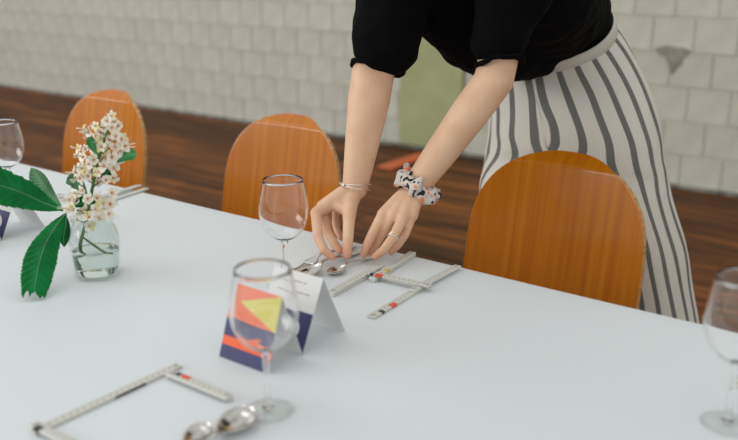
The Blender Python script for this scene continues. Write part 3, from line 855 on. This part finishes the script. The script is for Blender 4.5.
for sx, kx, ax in ((1, -.60, -.525), (-1, -.90, -.90)):
    hip = W((-.812 + sx * .095, 1.955, .90)); kn = W((kx, 1.915, .48)); an = W((ax, 1.95, .085))
    body += chain([hip, hip.lerp(kn, .5), kn, kn.lerp(an, .35), an], [.07, .062, .05, .048, .036])
    body += chain([an, W((ax, 1.83, .045))], [.036, .030])
bme = fused(body, .0025, 3, .5)
# warmer skin towards the fingertips and over the knuckles
tipw = np.zeros(len(bme.vertices)); co = np.empty(len(bme.vertices) * 3); bme.vertices.foreach_get('co', co); co = co.reshape(-1, 3)
for J, rads in tips:
    for jn, rr, amt in ((J[3], .016, 1.0), (J[1], .011, .45), (J[0], .012, .35)):
        tipw = np.maximum(tipw, amt * np.exp(-((co - np.array(jn)) ** 2).sum(1) / (2 * rr * rr)))
at_ = bme.attributes.new('flush', 'FLOAT', 'POINT'); at_.data.foreach_set('value', tipw.astype(np.float32))
obj('body', bme, M['skin'], person)
# fingernails on the digits that show them
def nail(J, r_, face):
    d = (J[3] - J[2]).normalized(); n_ = (face - d * face.dot(d)).normalized(); s = d.cross(n_)
    m_ = Matrix((s, d, n_)).transposed()
    V, Fc = ellipsoid(J[3] + n_ * (r_ * .70) - d * .0005, (r_ * .62, r_ * .85, r_ * .30), m_, 14, 8)
    obj('fingernail', new_mesh('fingernail', V, Fc), M['nail'], person)
nail(rh['thumb'], .0080, -fw + up * .3); nail(rh['index'], .0068, -fw - rt * .9); nail(lh['index'], .0068, -fw + up * .8 - rt * .2); nail(lh['ring'], .0064, -fw + up * .6)
# face
for sx in (-1, 1):
    V, Fc = ellipsoid(HC + HM @ Vector((sx * .031, -.078, .002)), (.013, .010, .007), HM, 14, 8); obj('eye', new_mesh('eye', V, Fc), M['eye'], person)
V, Fc = ellipsoid(HC + HM @ Vector((0, -.081, -.062)), (.023, .009, .008), HM, 14, 8); obj('lips', new_mesh('lips', V, Fc), M['lips'], person)
hair = [ellipsoid(HC + HM @ Vector((0, .020, .035)), (.083, .095, .088), HM), ellipsoid(HC + HM @ Vector((0, .065, -.02)), (.070, .060, .080), HM), ellipsoid(HC + HM @ Vector((0, .13, .0)), (.045, .045, .045), HM)]
obj('hair', fused(hair, .007, 4), M['hair'], person)
# black top with gathered half sleeves
sh_ = []
for sx in (-1, 1):
    sh_ += chain([W((-.872 + sx * .050, 1.895, 1.175)), W((-.880 + sx * .065, 1.80, 1.195)), W((-.868 + sx * .080, 1.70, 1.235)), W((-.850 + sx * .082, 1.59, 1.30)), W((-.84 + sx * .06, 1.50, 1.37))], [.106, .112, .112, .108, .085])
sh_ += chain([W((-.888, 1.86, 1.125)), W((-.905, 1.76, 1.125)), W((-.925, 1.66, 1.155)), W((-.935, 1.57, 1.205)), W((-.92, 1.52, 1.26))], [.100, .098, .092, .085, .08])
sh_ += chain([CH, NK.lerp(CH, .15)], [.10, .075])
def sleeve(sh, el, r0, r1, end):
    e = sh.lerp(el, end)
    return chain([sh, sh.lerp(el, .5), e], [r0, (r0 + r1) / 2 + .004, r1])
RSO = W((.018, 0, 0)) - W((0, 0, 0))
sh_ += sleeve(R_sh + RSO, R_el + RSO, .070, .070, .85)
sh_ += chain([L_sh, pj(508, 8, 1.605), pj(499, 40, 1.605)], [.070, .064, .052])
sme = fused(sh_, .006, 6)
nrms = [v.normal.copy() for v in sme.vertices]
for v, nv in zip(sme.vertices, nrms):
    p = v.co.copy(); k = .006 * noise.noise(p * 14) + .004 * noise.noise(p * 32)
    v.co = p + nv * k
obj('black_top', sme, M['black_cloth'], person)
# gathered hem of each sleeve
for c_, d, rr in ((R_sh.lerp(R_el, 1.04) + RSO * .5, (R_el - R_sh).normalized(), .050), (pj(500, 63, 1.605), (-up + rt * .12 - fw * .1).normalized(), .043)):
    a, b = frame_of(d); ring = []
    for k in range(72):
        t_ = 2 * math.pi * k / 72; r_ = rr * (1 + .015 * math.sin(9 * t_) + .012 * math.sin(17 * t_ + 1))
        ring.append(c_ + (a * math.cos(t_) + b * math.sin(t_)) * r_ + d * .002 * math.sin(5 * t_))
    V, Fc = tube(ring, .0055, 8, closed=True); obj('sleeve_hem', new_mesh('sleeve_hem', V, Fc), M['black_cloth'], person)
# striped wide trousers: one tube a leg, joined at the centre seam
NS = 96
def trouser_half(sx):
    x0 = -.865
    if sx > 0:
        leg = [(-.675, 1.93, .76, .122, .120, .140), (-.632, 1.925, .66, .122, .120, .136), (-.605, 1.92, .56, .124, .122, .134), (-.583, 1.92, .46, .130, .128, .134), (-.56, 1.93, .30, .138, .136, .140), (-.53, 1.94, .16, .144, .142, .146), (-.52, 1.945, .06, .148, .146, .150)]
    else:
        leg = [(-.907, 1.93, .76, .112, .104, .140), (-.90, 1.925, .66, .106, .104, .136), (-.898, 1.92, .56, .108, .106, .134), (-.898, 1.92, .46, .110, .110, .134), (-.90, 1.93, .30, .118, .118, .138), (-.90, 1.94, .16, .124, .124, .142), (-.90, 1.945, .06, .128, .128, .146)]
    lv = [((-.876, 1.930, 1.128), 40, .153, -.0, .112), ((-.864, 1.943, 1.085), 36, .170, -.0, .124), ((-.847, 1.955, 1.03), 26, .185, -.0, .136), ((-.828, 1.960, .97), 15, .200, 0, .144), ((-.813, 1.955, .91), 7, .211, 0, .147), ((-.803, 1.945, .85), 2, .219, .004, .147)]
    lv += [((a, b, c_), 0, d, e, f) for a, b, c_, d, e, f in leg]
    # smooth interpolation of all numbers
    cols = [ncat([q_[0][0] for q_ in lv], 6), ncat([q_[0][1] for q_ in lv], 6), ncat([q_[0][2] for q_ in lv], 6), ncat([q_[1] for q_ in lv], 6), ncat([q_[2] for q_ in lv], 6), ncat([max(0, q_[3]) for q_ in lv], 6), ncat([q_[4] for q_ in lv], 6)]
    n = len(cols[0]); V, Fc, UV = [], [], []; run = 0; pz = None
    for j in range(n):
        cx, cy, cz, tl, ao, ai, b = (c_[j] for c_ in cols); tl = R(tl)
        if pz: run += (Vector((cx, cy, cz)) - pz).length
        pz = Vector((cx, cy, cz))
        for k in range(NS + 1):
            f = k / NS
            ph = math.pi * f / .62 if f < .62 else math.pi * (1 + (f - .62) / .38)
            s_, c_ = math.sin(ph), math.cos(ph)
            x = (ao if s_ >= 0 else max(ai, 0)) * math.copysign(abs(s_) ** .92, s_); y = -b * math.copysign(abs(c_) ** .92, c_)
            wr = .0045 * noise.noise((sx * 3 + x * 9, y * 9, cz * 5)) + .0035 * noise.noise((x * 22, y * 22 + sx, cz * 9 + x * 14)) * (1 + max(0, (.85 - cz)))
            crease = .010 * math.exp(-((cz - .86 + .25 * abs(x)) / .02) ** 2) * (1 if c_ > 0 else 0) * -1
            q_ = Vector((sx * x * (1 + wr * 5), y * (1 + wr * 6) - crease * .6, 0))
            q_ = Vector((q_.x, q_.y * math.cos(tl), q_.y * math.sin(tl)))
            V.append(Vector((cx, cy, cz)) + q_ - PB); UV.append((f * 16.5 + .16 * noise.noise((f * 7, run * 9, sx)) + .05 * math.sin(run * 22 + f * 9) + .22, run))
    w_ = NS + 1
    for j in range(n - 1):
        for k in range(NS):
            q_ = (j*w_+k, j*w_+k+1, (j+1)*w_+k+1, (j+1)*w_+k); Fc.append(q_ if sx < 0 else q_[::-1])
    me = new_mesh('trouser_leg', V, Fc); uvl = me.uv_layers.new(name='UVMap')
    for li, lp in enumerate(me.loops): uvl.data[li].uv = UV[lp.vertex_index]
    return me
tr = obj('trousers', trouser_half(1), M['stripes'], person); tr['label'] = 'off-white linen trousers with dark woven stripes'
o = obj('trouser_leg', trouser_half(-1), M['stripes'], tr)
# waistband
def ring_at(dz, grow):
    out = []
    for k in range(64):
        a = 2 * math.pi * k / 64; x = (.155 + grow) * math.sin(a); y = -(.114 + grow) * math.cos(a)
        out.append(Vector((-.876 + x, 1.930 + y * math.cos(R(40)) - dz * math.sin(R(40)), 1.128 + y * math.sin(R(40)) + dz * math.cos(R(40)))) - PB)
    return out
V, Fc = [], []
lev = [(-.012, .004), (-.008, .007), (.018, .006), (.022, .003)]
for dz, g_ in lev: V += ring_at(dz, g_)
for i in range(3):
    for k in range(64): Fc.append((i*64+k, i*64+(k+1) % 64, (i+1)*64+(k+1) % 64, (i+1)*64+k))
wb = obj('waistband', new_mesh('waistband', V, Fc), M['linen'], tr); solid(wb, .002, 1)
# wrist and finger wear
def band(c_, axis, r_, th, name, mt, n=40, ell=1.0, wob=0):
    a, b = frame_of(axis); pts = []
    for k in range(n):
        t_ = 2 * math.pi * k / n; pts.append(c_ + (a * math.cos(t_) + b * math.sin(t_) * ell) * (r_ + wob * math.sin(3 * t_)) + axis.normalized() * wob * math.cos(2 * t_))
    V, Fc = tube(pts, th, 8, closed=True); return obj(name, new_mesh(name, V, Fc), mt, person)
ra = (R_wr - R_el).normalized(); la = (L_wr - L_el).normalized()
band(pj(355, 184, 1.692), ra + rt * .10, .0310, .0012, 'bracelet', M['silver'], wob=.0008)
band(pj(354.5, 187, 1.692), ra - rt * .08 , .0315, .0011, 'bracelet', M['silver'], wob=.001)
rd = (lh['ring'][1] - lh['ring'][0]).normalized(); rc = lh['ring'][0].lerp(lh['ring'][1], .90)
band(rc - rd * .0028, rd, .0102, .0017, 'ring', M['gold'], 28); band(rc + rd * .0018, rd, .0102, .0017, 'ring', M['silver'], 28)
# scrunchie: ruffled, twisted ring of patterned cloth
cs = pj(418, 186, 1.682); a, b = frame_of(la); V, Fc = [], []; n, sg = 120, 20
for i in range(n):
    t_ = 2 * math.pi * i / n; rad = a * math.cos(t_) + b * math.sin(t_)
    thick = .0150 + .0035 * math.sin(7 * t_) + .0020 * math.sin(13 * t_ + 1)
    cc = cs + rad * .0360 + la * .0035 * math.sin(4 * t_)
    for k in range(sg):
        p = 2 * math.pi * k / sg; rr = thick * (1 + .16 * math.sin(4 * p + 5 * t_) + .10 * math.sin(3 * p - 9 * t_))
        V.append(cc + rad * math.cos(p) * rr * .85 + la * math.sin(p) * rr * 1.05)
for i in range(n):
    for k in range(sg): Fc.append((i*sg+k, i*sg+(k+1) % sg, ((i+1) % n)*sg+(k+1) % sg, ((i+1) % n)*sg+k))
o = obj('scrunchie', new_mesh('scrunchie', V, Fc), M['scrunchie'], person); o['label'] = 'ruffled scrunchie patterned white, black and orange'
for ax in (-.525, -.90):
    V, Fc = merge([ellipsoid(W((ax, 1.86, .045)), (.046, .125, .044))]); V = [Vector((v.x, v.y, max(v.z, .002))) for v in V]
    obj('shoe', new_mesh('shoe', V, Fc), M['shoe'], person)
